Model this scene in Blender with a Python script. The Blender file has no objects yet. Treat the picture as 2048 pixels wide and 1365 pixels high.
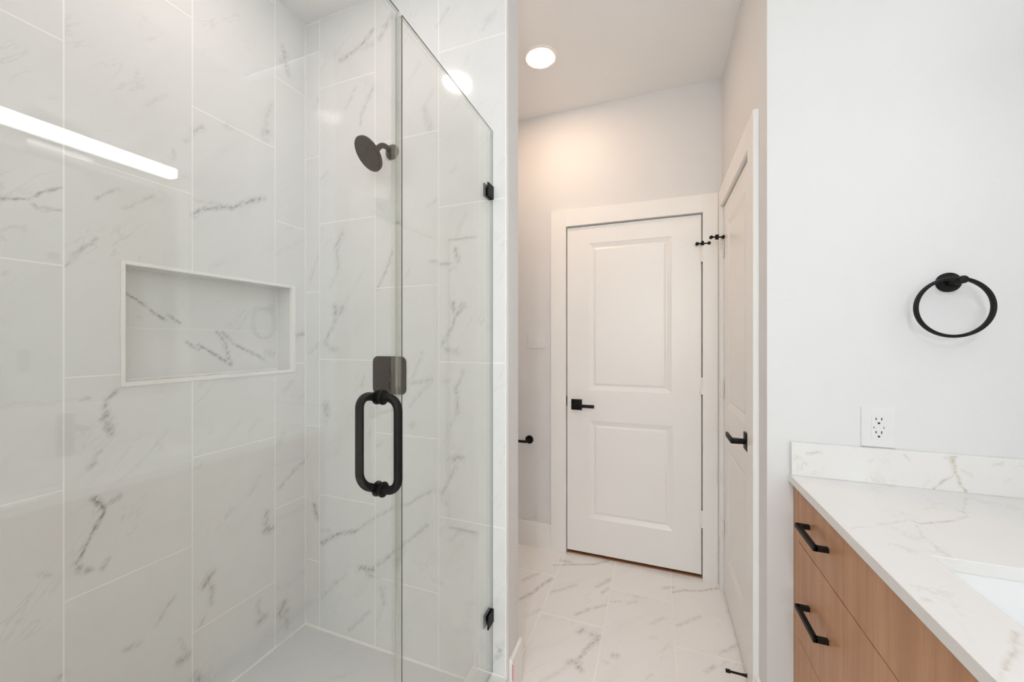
import bpy, bmesh, math
from mathutils import Vector, Matrix
PI = math.pi
S = bpy.context.scene
COL = S.collection

# ------------------------------------------------------------------ camera, world, exposure
YAW = math.radians(20.575)
cam_data = bpy.data.cameras.new('camera')
cam_data.sensor_width = 36.0
cam_data.lens = 768.6 / 2048 * 36.0
cam_data.clip_start = 0.01
cam = bpy.data.objects.new('camera', cam_data)
cam.location = (0, 0, 1.333)
cam.rotation_euler = (PI / 2, 0, YAW)
COL.objects.link(cam)
S.camera = cam

world = bpy.data.worlds.new('world')
S.world = world
world.use_nodes = True
wn = world.node_tree.nodes
wn['Background'].inputs[0].default_value = (0.80, 0.90, 1.0, 1)
wn['Background'].inputs[1].default_value = 1.0

S.view_settings.view_transform = 'Standard'
S.view_settings.look = 'None'
S.view_settings.gamma = 1
S.view_settings.use_curve_mapping = False
S.view_settings.exposure = 1.70
S.cycles.diffuse_bounces = 8
S.cycles.use_adaptive_sampling = True
S.cycles.adaptive_threshold = 0.05
S.cycles.adaptive_min_samples = 12
S.cycles.glossy_bounces = 4
S.cycles.max_bounces = 12
S.cycles.transparent_max_bounces = 16

# lamp strengths (real lamps, then the added rear fill lamp and window fill)
BAR_EMIT = 4.0
SHOWER_EMIT = 20.5
ALCOVE_EMIT = 36.0
REAR_FILL_EMIT = 140.0
WINDOW_FILL_POWER = 5.3

# added front fill, placed as daylight in an invented window behind the camera
fill_data = bpy.data.lights.new('added_window_fill', 'AREA')
fill_data.shape = 'RECTANGLE'; fill_data.size = 0.86; fill_data.size_y = 1.00
fill_data.energy = WINDOW_FILL_POWER; fill_data.color = (1.0, 0.955, 0.87)
fill_ob = bpy.data.objects.new('added_window_fill', fill_data)
fill_ob.location = (0.225, -2.19, 1.65); fill_ob.rotation_euler = (PI / 2, 0, 0)
COL.objects.link(fill_ob)

# ------------------------------------------------------------------ room measures (metres)
XN = -1.487      # tiled wall with the niche (faces +X)
YS = 1.30        # tiled shower end wall with the shower head (faces -Y)
XG = -0.570      # glass plane
XR = 0.338       # wall with the narrow door (faces -X)
YB = 2.39        # back wall with the panelled door (faces -Y)
YV = 1.465       # wall with towel ring and outlet (faces -Y)
XM = 0.965       # mirror wall (faces -X)
YN = -0.489      # near end of the shower
YR = -2.10       # wall behind the camera
XA = -1.62       # far left of the toilet alcove
ZC = 2.763
ZA = 2.785
ZSF = 0.053

# ------------------------------------------------------------------ helpers
def link(o, parent=None):
    COL.objects.link(o)
    if parent is not None:
        o.parent = parent
    return o

def tag(o, label=None, cat=None, group=None, kind=None):
    if label: o['label'] = label
    if cat: o['category'] = cat
    if group: o['group'] = group
    if kind: o['kind'] = kind
    return o

def empty(name, loc, label, cat, group=None, kind=None, rotz=0.0):
    o = bpy.data.objects.new(name, None)
    o.empty_display_size = 0.05
    o.location = loc
    o.rotation_euler = (0, 0, rotz)
    link(o)
    return tag(o, label, cat, group, kind)

def mesh(name, bm, mats, parent=None, world_space=True, smooth=False, label=None):
    """Link bm as one object; geometry given in world space is moved into its parent's frame."""
    bmesh.ops.recalc_face_normals(bm, faces=bm.faces)
    if parent is not None and world_space:
        m = parent_matrix(parent).inverted()
        bmesh.ops.transform(bm, matrix=m, verts=bm.verts)
    me = bpy.data.meshes.new(name)
    bm.to_mesh(me)
    bm.free()
    if not isinstance(mats, (list, tuple)): mats = [mats]
    for m in mats: me.materials.append(m)
    if smooth:
        for p in me.polygons: p.use_smooth = True
        try: me.set_sharp_from_angle(angle=math.radians(35))
        except Exception: pass
    o = bpy.data.objects.new(name, me)
    link(o, parent)
    if label: o['label'] = label
    return o

def parent_matrix(p):
    m = Matrix.Translation(p.location) @ p.rotation_euler.to_matrix().to_4x4()
    if p.parent: m = parent_matrix(p.parent) @ m
    return m

def BM(): return bmesh.new()

def box(bm, x0, x1, y0, y1, z0, z1, bevel=0.0, seg=2, mat=0):
    t = bmesh.new()
    vs = [t.verts.new((x, y, z)) for x in (x0, x1) for y in (y0, y1) for z in (z0, z1)]
    for f in ((0, 1, 3, 2), (4, 6, 7, 5), (0, 4, 5, 1), (2, 3, 7, 6), (0, 2, 6, 4), (1, 5, 7, 3)):
        t.faces.new([vs[i] for i in f])
    bmesh.ops.recalc_face_normals(t, faces=t.faces)
    if bevel > 0:
        bmesh.ops.bevel(t, geom=t.edges[:], offset=bevel, segments=seg, profile=0.5, affect='EDGES')
    merge(bm, t, mat)

def merge(bm, t, mat=0, mtx=None):
    if mtx is not None: bmesh.ops.transform(t, matrix=mtx, verts=t.verts)
    mp = {}
    for v in t.verts: mp[v] = bm.verts.new(v.co)
    for f in t.faces:
        nf = bm.faces.new([mp[v] for v in f.verts])
        nf.material_index = mat if mat else f.material_index
    t.free()

def frame_to(a, b):
    """matrix whose local Z runs from a to b, origin a"""
    a = Vector(a); b = Vector(b)
    q = (b - a).to_track_quat('Z', 'Y')
    return Matrix.Translation(a) @ q.to_matrix().to_4x4()

def lathe(bm, a, b, prof, n=40, mat=0):
    """surface of revolution about axis a->b; prof = [(distance along axis, radius)...], closed caps"""
    t = bmesh.new()
    rings = []
    for (h, r) in prof:
        if r < 1e-6:
            rings.append([t.verts.new((0, 0, h))])
        else:
            rings.append([t.verts.new((r * math.cos(2 * PI * i / n), r * math.sin(2 * PI * i / n), h)) for i in range(n)])
    for k in range(len(rings) - 1):
        p, q = rings[k], rings[k + 1]
        for i in range(n):
            j = (i + 1) % n
            if len(p) == 1 and len(q) > 1: t.faces.new((p[0], q[j], q[i]))
            elif len(q) == 1 and len(p) > 1: t.faces.new((p[i], p[j], q[0]))
            elif len(p) > 1 and len(q) > 1: t.faces.new((p[i], p[j], q[j], q[i]))
    if len(rings[0]) > 1: t.faces.new(rings[0][::-1])
    if len(rings[-1]) > 1: t.faces.new(rings[-1])
    merge(bm, t, mat, frame_to(a, b))

def cyl(bm, a, b, r, n=32, bev=0.0, mat=0):
    L = (Vector(b) - Vector(a)).length
    if bev > 0:
        prof = [(0, r - bev), (bev * .3, r - bev * .3), (bev, r), (L - bev, r), (L - bev * .3, r - bev * .3), (L, r - bev)]
    else:
        prof = [(0, r), (L, r)]
    lathe(bm, a, b, prof, n, mat)

def tube(bm, pts, r, n=20, closed=False, mat=0):
    pts = [Vector(p) for p in pts]
    m = len(pts)
    t = bmesh.new()
    rings = []
    up = None
    for i in range(m):
        if closed: d = (pts[(i + 1) % m] - pts[i - 1]).normalized()
        else: d = (pts[min(i + 1, m - 1)] - pts[max(i - 1, 0)]).normalized()
        if up is None:
            up = d.orthogonal().normalized()
        else:
            up = (up - d * up.dot(d)).normalized()
        s = d.cross(up)
        rr = r[i] if isinstance(r, (list, tuple)) else r
        rings.append([t.verts.new(pts[i] + up * (rr * math.cos(2 * PI * k / n)) + s * (rr * math.sin(2 * PI * k / n))) for k in range(n)])
    rng = range(m) if closed else range(m - 1)
    for i in rng:
        p, q = rings[i], rings[(i + 1) % m]
        off = 0
        if closed and i == m - 1:
            best = min(range(n), key=lambda o: sum((p[k].co - q[(k + o) % n].co).length for k in (0, n // 3)))
            off = best
        for k in range(n):
            l = (k + 1) % n
            t.faces.new((p[k], p[l], q[(l + off) % n], q[(k + off) % n]))
    if not closed:
        t.faces.new(rings[0][::-1]); t.faces.new(rings[-1])
    merge(bm, t, mat)

def arc(c, u, v, r, a0, a1, n):
    c = Vector(c); u = Vector(u); v = Vector(v)
    return [c + u * (r * math.cos(a0 + (a1 - a0) * i / n)) + v * (r * math.sin(a0 + (a1 - a0) * i / n)) for i in range(n + 1)]

def rounded_plate(bm, c, u, v, w, h, rad, thick, bev=0.0, mat=0, n=8):
    """rounded rectangle centred at c in the plane of u,v, extruded along u x v by thick"""
    c = Vector(c); u = Vector(u).normalized(); v = Vector(v).normalized(); nn = u.cross(v)
    def outline(inset):
        r = max(rad - inset, 1e-4); W = w / 2 - inset; H = h / 2 - inset
        out = []
        for (sx, sy, a0) in ((1, 1, 0), (-1, 1, PI / 2), (-1, -1, PI), (1, -1, 3 * PI / 2)):
            for i in range(n + 1):
                a = a0 + PI / 2 * i / n
                out.append((sx * (W - r) + r * math.cos(a), sy * (H - r) + r * math.sin(a)))
        return out
    t = bmesh.new()
    levels = [(0, 0)]
    if bev > 0: levels += [(thick - bev, 0), (thick - bev * .3, bev * .3), (thick, bev)]
    else: levels += [(thick, 0)]
    rings = [[t.verts.new(c + u * a + v * b + nn * d) for (a, b) in outline(ins)] for d, ins in levels]
    for k in range(len(rings) - 1):
        p, q = rings[k], rings[k + 1]
        for i in range(len(p)):
            j = (i + 1) % len(p)
            t.faces.new((p[i], p[j], q[j], q[i]))
    t.faces.new(rings[0][::-1]); t.faces.new(rings[-1])
    merge(bm, t, mat)

# ------------------------------------------------------------------ node materials
class NT:
    def __init__(s, name):
        s.m = bpy.data.materials.new(name); s.m.use_nodes = True
        s.t = s.m.node_tree; s.n = s.t.nodes; s.l = s.t.links
        s.b = s.n['Principled BSDF']; s.out = s.n['Material Output']
    def add(s, typ, **kw):
        nd = s.n.new(typ)
        for k, v in kw.items(): setattr(nd, k, v)
        return nd
    def put(s, nd, i, v):
        if v is None: return
        if isinstance(v, bpy.types.NodeSocket): s.l.new(v, nd.inputs[i])
        else: nd.inputs[i].default_value = v
    def math(s, op, a, b=None, c=None, clamp=False):
        nd = s.add('ShaderNodeMath', operation=op, use_clamp=clamp)
        s.put(nd, 0, a); s.put(nd, 1, b); s.put(nd, 2, c)
        return nd.outputs[0]
    def vmath(s, op, a, b=None, scale=None):
        nd = s.add('ShaderNodeVectorMath', operation=op)
        s.put(nd, 0, a); s.put(nd, 1, b)
        if scale is not None: s.put(nd, 3, scale)
        return nd.outputs['Value'] if op in ('DOT_PRODUCT', 'LENGTH') else nd.outputs[0]
    def noise(s, vec, scale, detail=2.0, rough=0.5, dist=0.0, color=False):
        nd = s.add('ShaderNodeTexNoise')
        s.put(nd, 'Vector', vec)
        nd.inputs['Scale'].default_value = scale; nd.inputs['Detail'].default_value = detail
        nd.inputs['Roughness'].default_value = rough; nd.inputs['Distortion'].default_value = dist
        return nd.outputs['Color'] if color else nd.outputs[0]
    def mix(s, f, a, b):
        nd = s.add('ShaderNodeMix', data_type='RGBA')
        s.put(nd, 0, f); s.put(nd, 6, a); s.put(nd, 7, b)
        return nd.outputs[2]
    def ramp(s, f, p0, p1):
        nd = s.add('ShaderNodeMapRange', interpolation_type='SMOOTHSTEP')
        s.put(nd, 0, f); nd.inputs[1].default_value = p0; nd.inputs[2].default_value = p1
        return nd.outputs[0]
    def pos(s): return s.add('ShaderNodeTexCoord').outputs['Object']
    def bump(s, h, strength, dist=0.01):
        nd = s.add('ShaderNodeBump'); nd.inputs['Strength'].default_value = strength
        nd.inputs['Distance'].default_value = dist
        s.l.new(h, nd.inputs['Height']); s.l.new(nd.outputs[0], s.b.inputs['Normal'])
    def base(s, col=None, rough=None, metal=None, spec=None):
        if col is not None: s.put(s.b, 'Base Color', col if isinstance(col, bpy.types.NodeSocket) else (*col, 1))
        if rough is not None: s.put(s.b, 'Roughness', rough)
        if metal is not None: s.b.inputs['Metallic'].default_value = metal
        if spec is not None: s.b.inputs['Specular IOR Level'].default_value = spec
        return s.m

def seg_group():
    g = bpy.data.node_groups.new('vein_segment', 'ShaderNodeTree')
    for nm, ty in (('P', 'NodeSocketVector'), ('A', 'NodeSocketVector'), ('D', 'NodeSocketVector'),
                   ('InvLen2', 'NodeSocketFloat'), ('InvW', 'NodeSocketFloat'), ('Strength', 'NodeSocketFloat'), ('Prev', 'NodeSocketFloat')):
        g.interface.new_socket(name=nm, in_out='INPUT', socket_type=ty)
    g.interface.new_socket(name='Value', in_out='OUTPUT', socket_type='NodeSocketFloat')
    gi = g.nodes.new('NodeGroupInput'); go = g.nodes.new('NodeGroupOutput')
    def vm(op, a, b=None, sc=None):
        n = g.nodes.new('ShaderNodeVectorMath'); n.operation = op
        g.links.new(a, n.inputs[0])
        if b is not None: g.links.new(b, n.inputs[1])
        if sc is not None: g.links.new(sc, n.inputs[3])
        return n.outputs['Value'] if op in ('DOT_PRODUCT', 'LENGTH') else n.outputs[0]
    def fm(op, a, b, clamp=False):
        n = g.nodes.new('ShaderNodeMath'); n.operation = op; n.use_clamp = clamp
        for i, x in ((0, a), (1, b)):
            if isinstance(x, float): n.inputs[i].default_value = x
            else: g.links.new(x, n.inputs[i])
        return n.outputs[0]
    # the tiny dependence on Prev makes the segments evaluate one after another
    ma = g.nodes.new('ShaderNodeVectorMath'); ma.operation = 'MULTIPLY_ADD'
    g.links.new(gi.outputs['Prev'], ma.inputs[0]); ma.inputs[1].default_value = (1e-9, 1e-9, 1e-9)
    g.links.new(gi.outputs['P'], ma.inputs[2])
    q = vm('SUBTRACT', ma.outputs[0], gi.outputs['A'])
    t = fm('MULTIPLY', vm('DOT_PRODUCT', q, gi.outputs['D']), gi.outputs['InvLen2'], True)
    d = vm('LENGTH', vm('SUBTRACT', q, vm('SCALE', gi.outputs['D'], None, t)))
    v = fm('SUBTRACT', 1.0, fm('MULTIPLY', d, gi.outputs['InvW']), True)
    v = fm('MULTIPLY', v, gi.outputs['Strength'])
    g.links.new(fm('MAXIMUM', v, gi.outputs['Prev']), go.inputs[0])
    return g
SEG = seg_group()

def diag(nt, v, sx, sy, sign=1):
    mp = nt.add('ShaderNodeMapping', vector_type='TEXTURE')
    mp.inputs['Rotation'].default_value = (0, 0, sign * math.radians(52)); mp.inputs['Scale'].default_value = (sx, sy, 1)
    nt.l.new(v, mp.inputs['Vector'])
    return mp.outputs[0]

def veins(nt, p2, segs, wmul=3.5, warp=0.007, sign=1):
    """soft broken stone veins along measured centre lines; p2 = (u, v, 0)"""
    c = nt.vmath('SUBTRACT', nt.noise(p2, 22, 3, 0.65, color=True), (0.5, 0.5, 0.5))
    pw = nt.vmath('ADD', p2, nt.vmath('MULTIPLY', c, (warp * 3.2, warp * 3.2, 0)))
    prev = 0.0
    for (a, b, x, y, st, w) in segs:
        nd = nt.add('ShaderNodeGroup'); nd.node_tree = SEG
        dx, dy = x - a, y - b
        nt.put(nd, 'P', pw)
        nd.inputs['A'].default_value = (a, b, 0); nd.inputs['D'].default_value = (dx, dy, 0)
        nd.inputs['InvLen2'].default_value = 1 / max(dx * dx + dy * dy, 1e-8)
        nd.inputs['InvW'].default_value = 1 / (w * wmul)
        nd.inputs['Strength'].default_value = st
        nt.put(nd, 'Prev', prev)
        prev = nd.outputs[0]
    if sign: brk = nt.ramp(nt.noise(diag(nt, p2, 1, 0.45, sign), 40, 3, 0.65), 0.36, 0.64)
    else: brk = nt.ramp(nt.noise(p2, 48, 3, 0.7), 0.34, 0.66)
    brk = nt.math('MULTIPLY_ADD', brk, 0.80, 0.20)
    return nt.math('MULTIPLY', nt.math('POWER', prev, 1.75), brk)

def plane_coords(nt, axes):
    sp = nt.add('ShaderNodeSeparateXYZ'); nt.l.new(nt.add('ShaderNodeNewGeometry').outputs['Position'], sp.inputs[0])
    cb = nt.add('ShaderNodeCombineXYZ')
    nt.l.new(sp.outputs[axes[0]], cb.inputs[0]); nt.l.new(sp.outputs[axes[1]], cb.inputs[1])
    return sp.outputs[axes[0]], sp.outputs[axes[1]], cb.outputs[0]

class Tiles:
    """12x24 in porcelain laid in half-offset columns. One node material per tile that has veins of its own
    (only the veins crossing that tile are evaluated) and one shared plain material."""
    def __init__(s, name, axes, u0, v0, segs, base_c, vein_c, grout_c, w=0.305, h=0.602, rough=0.10, gw=0.0016, flip=1.0, vamt=0.95):
        s.__dict__.update(locals())
        s.mats = []; s.index = {}
    def cell(s, u, v):
        col = math.floor((u - s.u0) / s.w)
        row = math.floor((v - s.v0) / s.h + 0.5 * (col % 2))
        return col, row
    def cell_segs(s, col, row):
        u0 = s.u0 + col * s.w; v0 = s.v0 + (row - 0.5 * (col % 2)) * s.h
        u1, v1 = u0 + s.w, v0 + s.h
        out = []
        for g in s.segs:
            e = g[5] * 2 + .008
            if max(g[0], g[2]) + e > u0 and min(g[0], g[2]) - e < u1 and max(g[1], g[3]) + e > v0 and min(g[1], g[3]) - e < v1:
                out.append(g)
        return out
    def slot(s, u, v):
        k = s.cell(u, v)
        if k not in s.index:
            sg = s.cell_segs(*k)
            if not sg:
                if 'plain' not in s.index:
                    s.index['plain'] = len(s.mats); s.mats.append(s.material([]))
                s.index[k] = s.index['plain']
            else:
                s.index[k] = len(s.mats); s.mats.append(s.material(sg))
        return s.index[k]
    def split(s, bm):
        """cut the mesh along the tile grid and give every face its tile's material"""
        c = [v.co for v in bm.verts]
        for ax, o, st in ((s.axes[0], s.u0, s.w), (s.axes[1], s.v0, s.h / 2)):
            lo = min(p[ax] for p in c); hi = max(p[ax] for p in c)
            k = math.ceil((lo - o) / st + 1e-6)
            while o + k * st < hi - 1e-6:
                no = [0, 0, 0]; no[ax] = 1; co = [0, 0, 0]; co[ax] = o + k * st
                bmesh.ops.bisect_plane(bm, geom=bm.verts[:] + bm.edges[:] + bm.faces[:], plane_co=co, plane_no=no, dist=1e-6)
                k += 1
        for f in bm.faces:
            m = f.calc_center_median()
            f.material_index = s.slot(m[s.axes[0]], m[s.axes[1]])
        return bm
    def material(s, segs):
        nt = NT(s.name)
        u, v, p2 = plane_coords(nt, s.axes)
        uu = nt.math('DIVIDE', nt.math('SUBTRACT', u, s.u0), s.w)
        col = nt.math('FLOOR', uu)
        odd = nt.math('FLOORED_MODULO', col, 2.0)
        vv = nt.math('ADD', nt.math('DIVIDE', nt.math('SUBTRACT', v, s.v0), s.h), nt.math('MULTIPLY', odd, 0.5))
        row = nt.math('FLOOR', vv)
        fu = nt.math('PINGPONG', uu, 0.5); fv = nt.math('PINGPONG', vv, 0.5)
        dist = nt.math('MINIMUM', nt.math('MULTIPLY', fu, s.w), nt.math('MULTIPLY', fv, s.h))
        grout = nt.math('SUBTRACT', 1.0, nt.ramp(dist, s.gw * 0.7, s.gw * 1.3))
        cell = nt.add('ShaderNodeCombineXYZ'); nt.l.new(col, cell.inputs[0]); nt.l.new(row, cell.inputs[1])
        wnz = nt.add('ShaderNodeTexWhiteNoise', noise_dimensions='3D'); nt.l.new(cell.outputs[0], wnz.inputs[0])
        q = nt.vmath('ADD', p2, nt.vmath('SCALE', wnz.outputs['Color'], scale=17.0))
        # faint diagonal clouding printed in the tile glaze
        nz = nt.noise(diag(nt, q, 1.0, 0.24), 3.0, 4, 0.6)
        cl = nt.ramp(nz, 0.50, 0.78)
        rg = nt.math('ABSOLUTE', nt.math('SUBTRACT', nz, 0.47))
        ridge = nt.math('MULTIPLY', nt.math('SUBTRACT', 1.0, nt.ramp(rg, 0.0, 0.018)), nt.ramp(nt.noise(q, 5.5, 1), 0.50, 0.70))
        colr = nt.mix(nt.math('MULTIPLY', cl, 0.15), (*s.base_c, 1), (*[c * 0.72 for c in s.base_c], 1))
        colr = nt.mix(nt.math('MULTIPLY', ridge, 0.13), colr, (*s.vein_c, 1))
        if segs:
            mask = veins(nt, p2, segs)
            colr = nt.mix(nt.math('MULTIPLY', mask, s.vamt, clamp=True), colr, (*s.vein_c, 1))
        colr = nt.mix(grout, colr, (*s.grout_c, 1))
        nt.base(colr, nt.math('MULTIPLY_ADD', grout, 0.5, s.rough))
        return nt.m

def simple(name, col, rough=0.5, metal=0.0, spec=0.5, nscale=0, nstr=0.0, ndist=0.002, var=0.0):
    nt = NT(name)
    nt.base(col, rough, metal, spec)
    if var > 0:
        f = nt.noise(nt.pos(), 6.0, 3)
        nt.put(nt.b, 'Base Color', nt.mix(nt.math('MULTIPLY', f, var), (*col, 1), (*[c * 0.7 for c in col], 1)))
    if nscale: nt.bump(nt.noise(nt.pos(), nscale, 1, 0.5), nstr, ndist)
    return nt.m

def emitter(name, col, strength):
    nt = NT(name)
    e = nt.add('ShaderNodeEmission'); e.inputs[0].default_value = (*col, 1); e.inputs[1].default_value = strength
    nt.l.new(e.outputs[0], nt.out.inputs[0])
    return nt.m

def thin_glass(name, tint, reflect=1.0):
    nt = NT(name); nt.n.remove(nt.b)
    g = nt.add('ShaderNodeNewGeometry')
    c = nt.math('ABSOLUTE', nt.vmath('DOT_PRODUCT', g.outputs['Incoming'], g.outputs['Normal']))
    f = nt.math('POWER', nt.math('SUBTRACT', 1.0, c, clamp=True), 5.0)
    f = nt.math('MULTIPLY', nt.math('MULTIPLY_ADD', f, 0.957, 0.043), reflect, clamp=True)
    tr = nt.add('ShaderNodeBsdfTransparent'); tr.inputs[0].default_value = (*tint, 1)
    gl = nt.add('ShaderNodeBsdfGlossy'); gl.inputs['Roughness'].default_value = 0.0
    gl.inputs['Color'].default_value = (1, 1, 1, 1)
    mx = nt.add('ShaderNodeMixShader'); nt.l.new(f, mx.inputs[0]); nt.l.new(tr.outputs[0], mx.inputs[1]); nt.l.new(gl.outputs[0], mx.inputs[2])
    nt.l.new(mx.outputs[0], nt.out.inputs[0])
    return nt.m

def edge_glass(name, tint, dense):
    nt = NT(name)
    nt.base(tint, 0.15)
    tr = nt.add('ShaderNodeBsdfTransparent'); tr.inputs[0].default_value = (0.86, 0.90, 0.87, 1)
    mx = nt.add('ShaderNodeMixShader'); mx.inputs[0].default_value = dense
    nt.l.new(tr.outputs[0], mx.inputs[1]); nt.l.new(nt.b.outputs[0], mx.inputs[2]); nt.l.new(mx.outputs[0], nt.out.inputs[0])
    return nt.m

def quartz(name, axes, segs, rough=0.16):
    nt = NT(name)
    a, b, p2 = plane_coords(nt, axes)
    mask = veins(nt, p2, segs, 2.9, 0.006, 0)
    pos = nt.pos()
    rg = nt.math('ABSOLUTE', nt.math('SUBTRACT', nt.noise(pos, 7, 4, 0.65), 0.5))
    ridge = nt.math('MULTIPLY', nt.math('SUBTRACT', 1.0, nt.ramp(rg, 0.0, 0.03)), nt.ramp(nt.noise(pos, 9, 2), 0.50, 0.70))
    cl = nt.noise(pos, 3.5, 2)
    c = nt.mix(nt.math('MULTIPLY', cl, 0.10), (0.82, 0.81, 0.795, 1), (0.68, 0.66, 0.63, 1))
    c = nt.mix(nt.math('MULTIPLY', ridge, 0.25), c, (0.50, 0.43, 0.33, 1))
    c = nt.mix(nt.math('MULTIPLY', mask, 1.0, clamp=True), c, (0.46, 0.36, 0.23, 1))
    return nt.base(c, rough)

def wood(name, tone=(1, 1, 1)):
    nt = NT(name)
    p = nt.pos()
    mp = nt.add('ShaderNodeMapping'); mp.inputs['Scale'].default_value = (60, 60, 1.6); nt.l.new(p, mp.inputs[0])
    fine = nt.noise(mp.outputs[0], 4.0, 4, 0.65)
    mp2 = nt.add('ShaderNodeMapping'); mp2.inputs['Scale'].default_value = (11, 11, 0.45); nt.l.new(p, mp2.inputs[0])
    broad = nt.noise(mp2.outputs[0], 1.6, 3, 0.55)
    c = nt.mix(nt.ramp(broad, 0.3, 0.7), (0.49 * tone[0], 0.245 * tone[1], 0.120 * tone[2], 1), (0.61 * tone[0], 0.330 * tone[1], 0.175 * tone[2], 1))
    c = nt.mix(nt.math('MULTIPLY', nt.ramp(fine, 0.35, 0.75), 0.45), c, (0.37, 0.180, 0.085, 1))
    nt.base(c, 0.42)
    nt.bump(fine, 0.12, 0.0006)
    return nt.m

# measured vein centre lines (metres, in the plane of each surface)
V_NICHE_WALL = [
(0.513,1.966,0.535,1.98,0.3,0.0028),(0.65,2.036,0.664,2.038,0.25,0.0036),(0.72,2.068,0.742,2.093,0.35,0.0055),(0.742,2.093,0.773,2.128,0.35,0.0056),(1.191,2.58,1.198,2.536,0.7,0.0076),(1.198,2.536,1.215,2.485,0.7,0.0077),(1.207,2.564,1.179,2.513,0.5,0.0076),(0.871,2.281,0.973,2.343,0.2,0.0049),(1.031,2.362,1.083,2.426,0.25,0.0053),(1.136,2.319,1.115,2.235,0.5,0.0055),(1.115,2.235,1.1,2.162,0.5,0.0054),(1.119,2.192,1.104,2.164,0.7,0.0092),(0.848,2.055,0.863,2.068,0.6,0.0061),(0.863,2.068,0.879,2.079,0.6,0.0063),(0.855,2.057,0.828,2.006,0.5,0.0046),(0.955,2.129,0.975,2.133,0.5,0.0067),(0.795,1.96,0.791,1.932,0.5,0.0043),(0.78,1.868,0.824,1.891,0.4,0.007),(0.438,1.679,0.483,1.698,0.9,0.0023),(0.483,1.698,0.504,1.715,0.9,0.0026),(0.504,1.715,0.535,1.741,0.9,0.0027),(0.475,1.707,0.488,1.706,0.5,0.0041),(0.486,1.683,0.493,1.672,0.7,0.0028),(0.493,1.672,0.517,1.678,0.7,0.003),(0.517,1.678,0.538,1.682,0.7,0.003),(0.606,1.738,0.63,1.766,0.6,0.003),(0.63,1.766,0.658,1.785,0.6,0.0032),(0.664,1.727,0.705,1.763,0.5,0.0028),(0.705,1.763,0.74,1.795,0.5,0.0031),(0.543,1.533,0.567,1.569,0.6,0.0026),(0.567,1.569,0.606,1.624,0.6,0.0029),(0.554,1.553,0.563,1.566,0.6,0.0043),(0.848,1.764,0.887,1.798,0.85,0.0045),(0.887,1.798,0.975,1.833,0.85,0.0049),(0.975,1.833,1.104,1.915,0.85,0.0053),(0.851,1.818,0.887,1.821,0.45,0.0045),(0.887,1.821,0.993,1.842,0.45,0.0049),(0.903,1.59,0.955,1.633,0.35,0.0047),(1.073,1.66,1.161,1.742,0.2,0.0055),(1.165,1.699,1.298,1.798,0.3,0.0059),(1.259,1.356,1.298,1.37,0.7,0.0061),(0.438,1.495,0.447,1.504,0.5,0.0022),(0.65,1.19,0.63,1.159,0.8,0.004),(0.63,1.159,0.625,1.135,0.8,0.004),(0.625,1.135,0.628,1.107,0.9,0.005),(0.628,1.107,0.635,1.06,0.9,0.0051),(0.619,1.11,0.635,1.111,0.7,0.005),(0.438,1.174,0.59,1.174,0.3,0.0025),(0.573,1.171,0.59,1.174,0.6,0.0027),(0.619,1.02,0.603,1.004,0.5,0.0031),(0.603,0.986,0.592,0.976,0.7,0.0039),(0.78,1.044,0.701,0.95,0.3,0.0031),(0.701,0.95,0.635,0.903,0.3,0.0028),(0.603,0.887,0.611,0.87,1,0.0051),(0.611,0.87,0.619,0.852,1,0.0051),(0.658,0.875,0.638,0.863,1,0.0044),(0.622,0.842,0.603,0.802,1,0.0031),(0.603,0.802,0.587,0.765,1,0.0031),(0.587,0.765,0.563,0.719,1,0.0031),(0.563,0.722,0.573,0.703,0.8,0.0051),(0.573,0.703,0.593,0.689,0.8,0.0052),(0.619,0.68,0.633,0.701,0.7,0.0045),(0.535,0.857,0.609,0.879,0.25,0.003),(0.795,0.491,0.769,0.464,0.6,0.0045),(0.769,0.464,0.746,0.431,0.6,0.0045),(0.676,0.408,0.699,0.403,0.6,0.0054),(0.906,0.499,0.883,0.473,0.9,0.0079),(0.895,0.484,0.911,0.443,0.7,0.0065),(0.911,0.443,0.906,0.396,0.7,0.0065),(0.874,0.343,0.883,0.354,0.6,0.0047),(0.814,0.335,0.824,0.285,0.5,0.0046),(0.811,0.262,0.828,0.265,0.8,0.0089),(1.115,0.637,1.11,0.596,0.7,0.0074),(1.11,0.596,1.125,0.547,0.7,0.0074),(1.108,0.563,1.141,0.56,0.8,0.0074),(1.087,0.793,1.047,0.736,0.4,0.0054),(1.087,0.3,1.077,0.272,0.6,0.0054),(1.077,0.272,1.091,0.223,0.6,0.0054),(1.083,0.209,1.108,0.212,0.8,0.009),(1.191,0.213,1.175,0.182,0.9,0.0095),(1.203,0.18,1.207,0.102,0.7,0.0058),(1.182,0.166,1.203,0.165,0.8,0.0097),(1.298,0.794,1.247,0.767,0.6,0.005),(1.247,0.767,1.172,0.71,0.6,0.0048),(1.018,1.033,0.947,0.962,0.3,0.005),(1.083,1.02,1.041,0.978,0.3,0.0054),(1.196,1.118,1.234,1.159,0.5,0.0059),(1.196,0.943,1.161,0.886,0.4,0.0057),(0.538,0.439,0.524,0.433,0.6,0.0054),(0.855,0.18,0.871,0.15,0.8,0.0092),(0.517,0.721,0.5,0.731,0.5,0.0037),(0.467,0.65,0.483,0.689,0.25,0.0025),(0.99,0.706,0.954,0.684,0.4,0.005),(0.887,1.971,0.99,2.073,0.15,0.0049)
]
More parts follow.
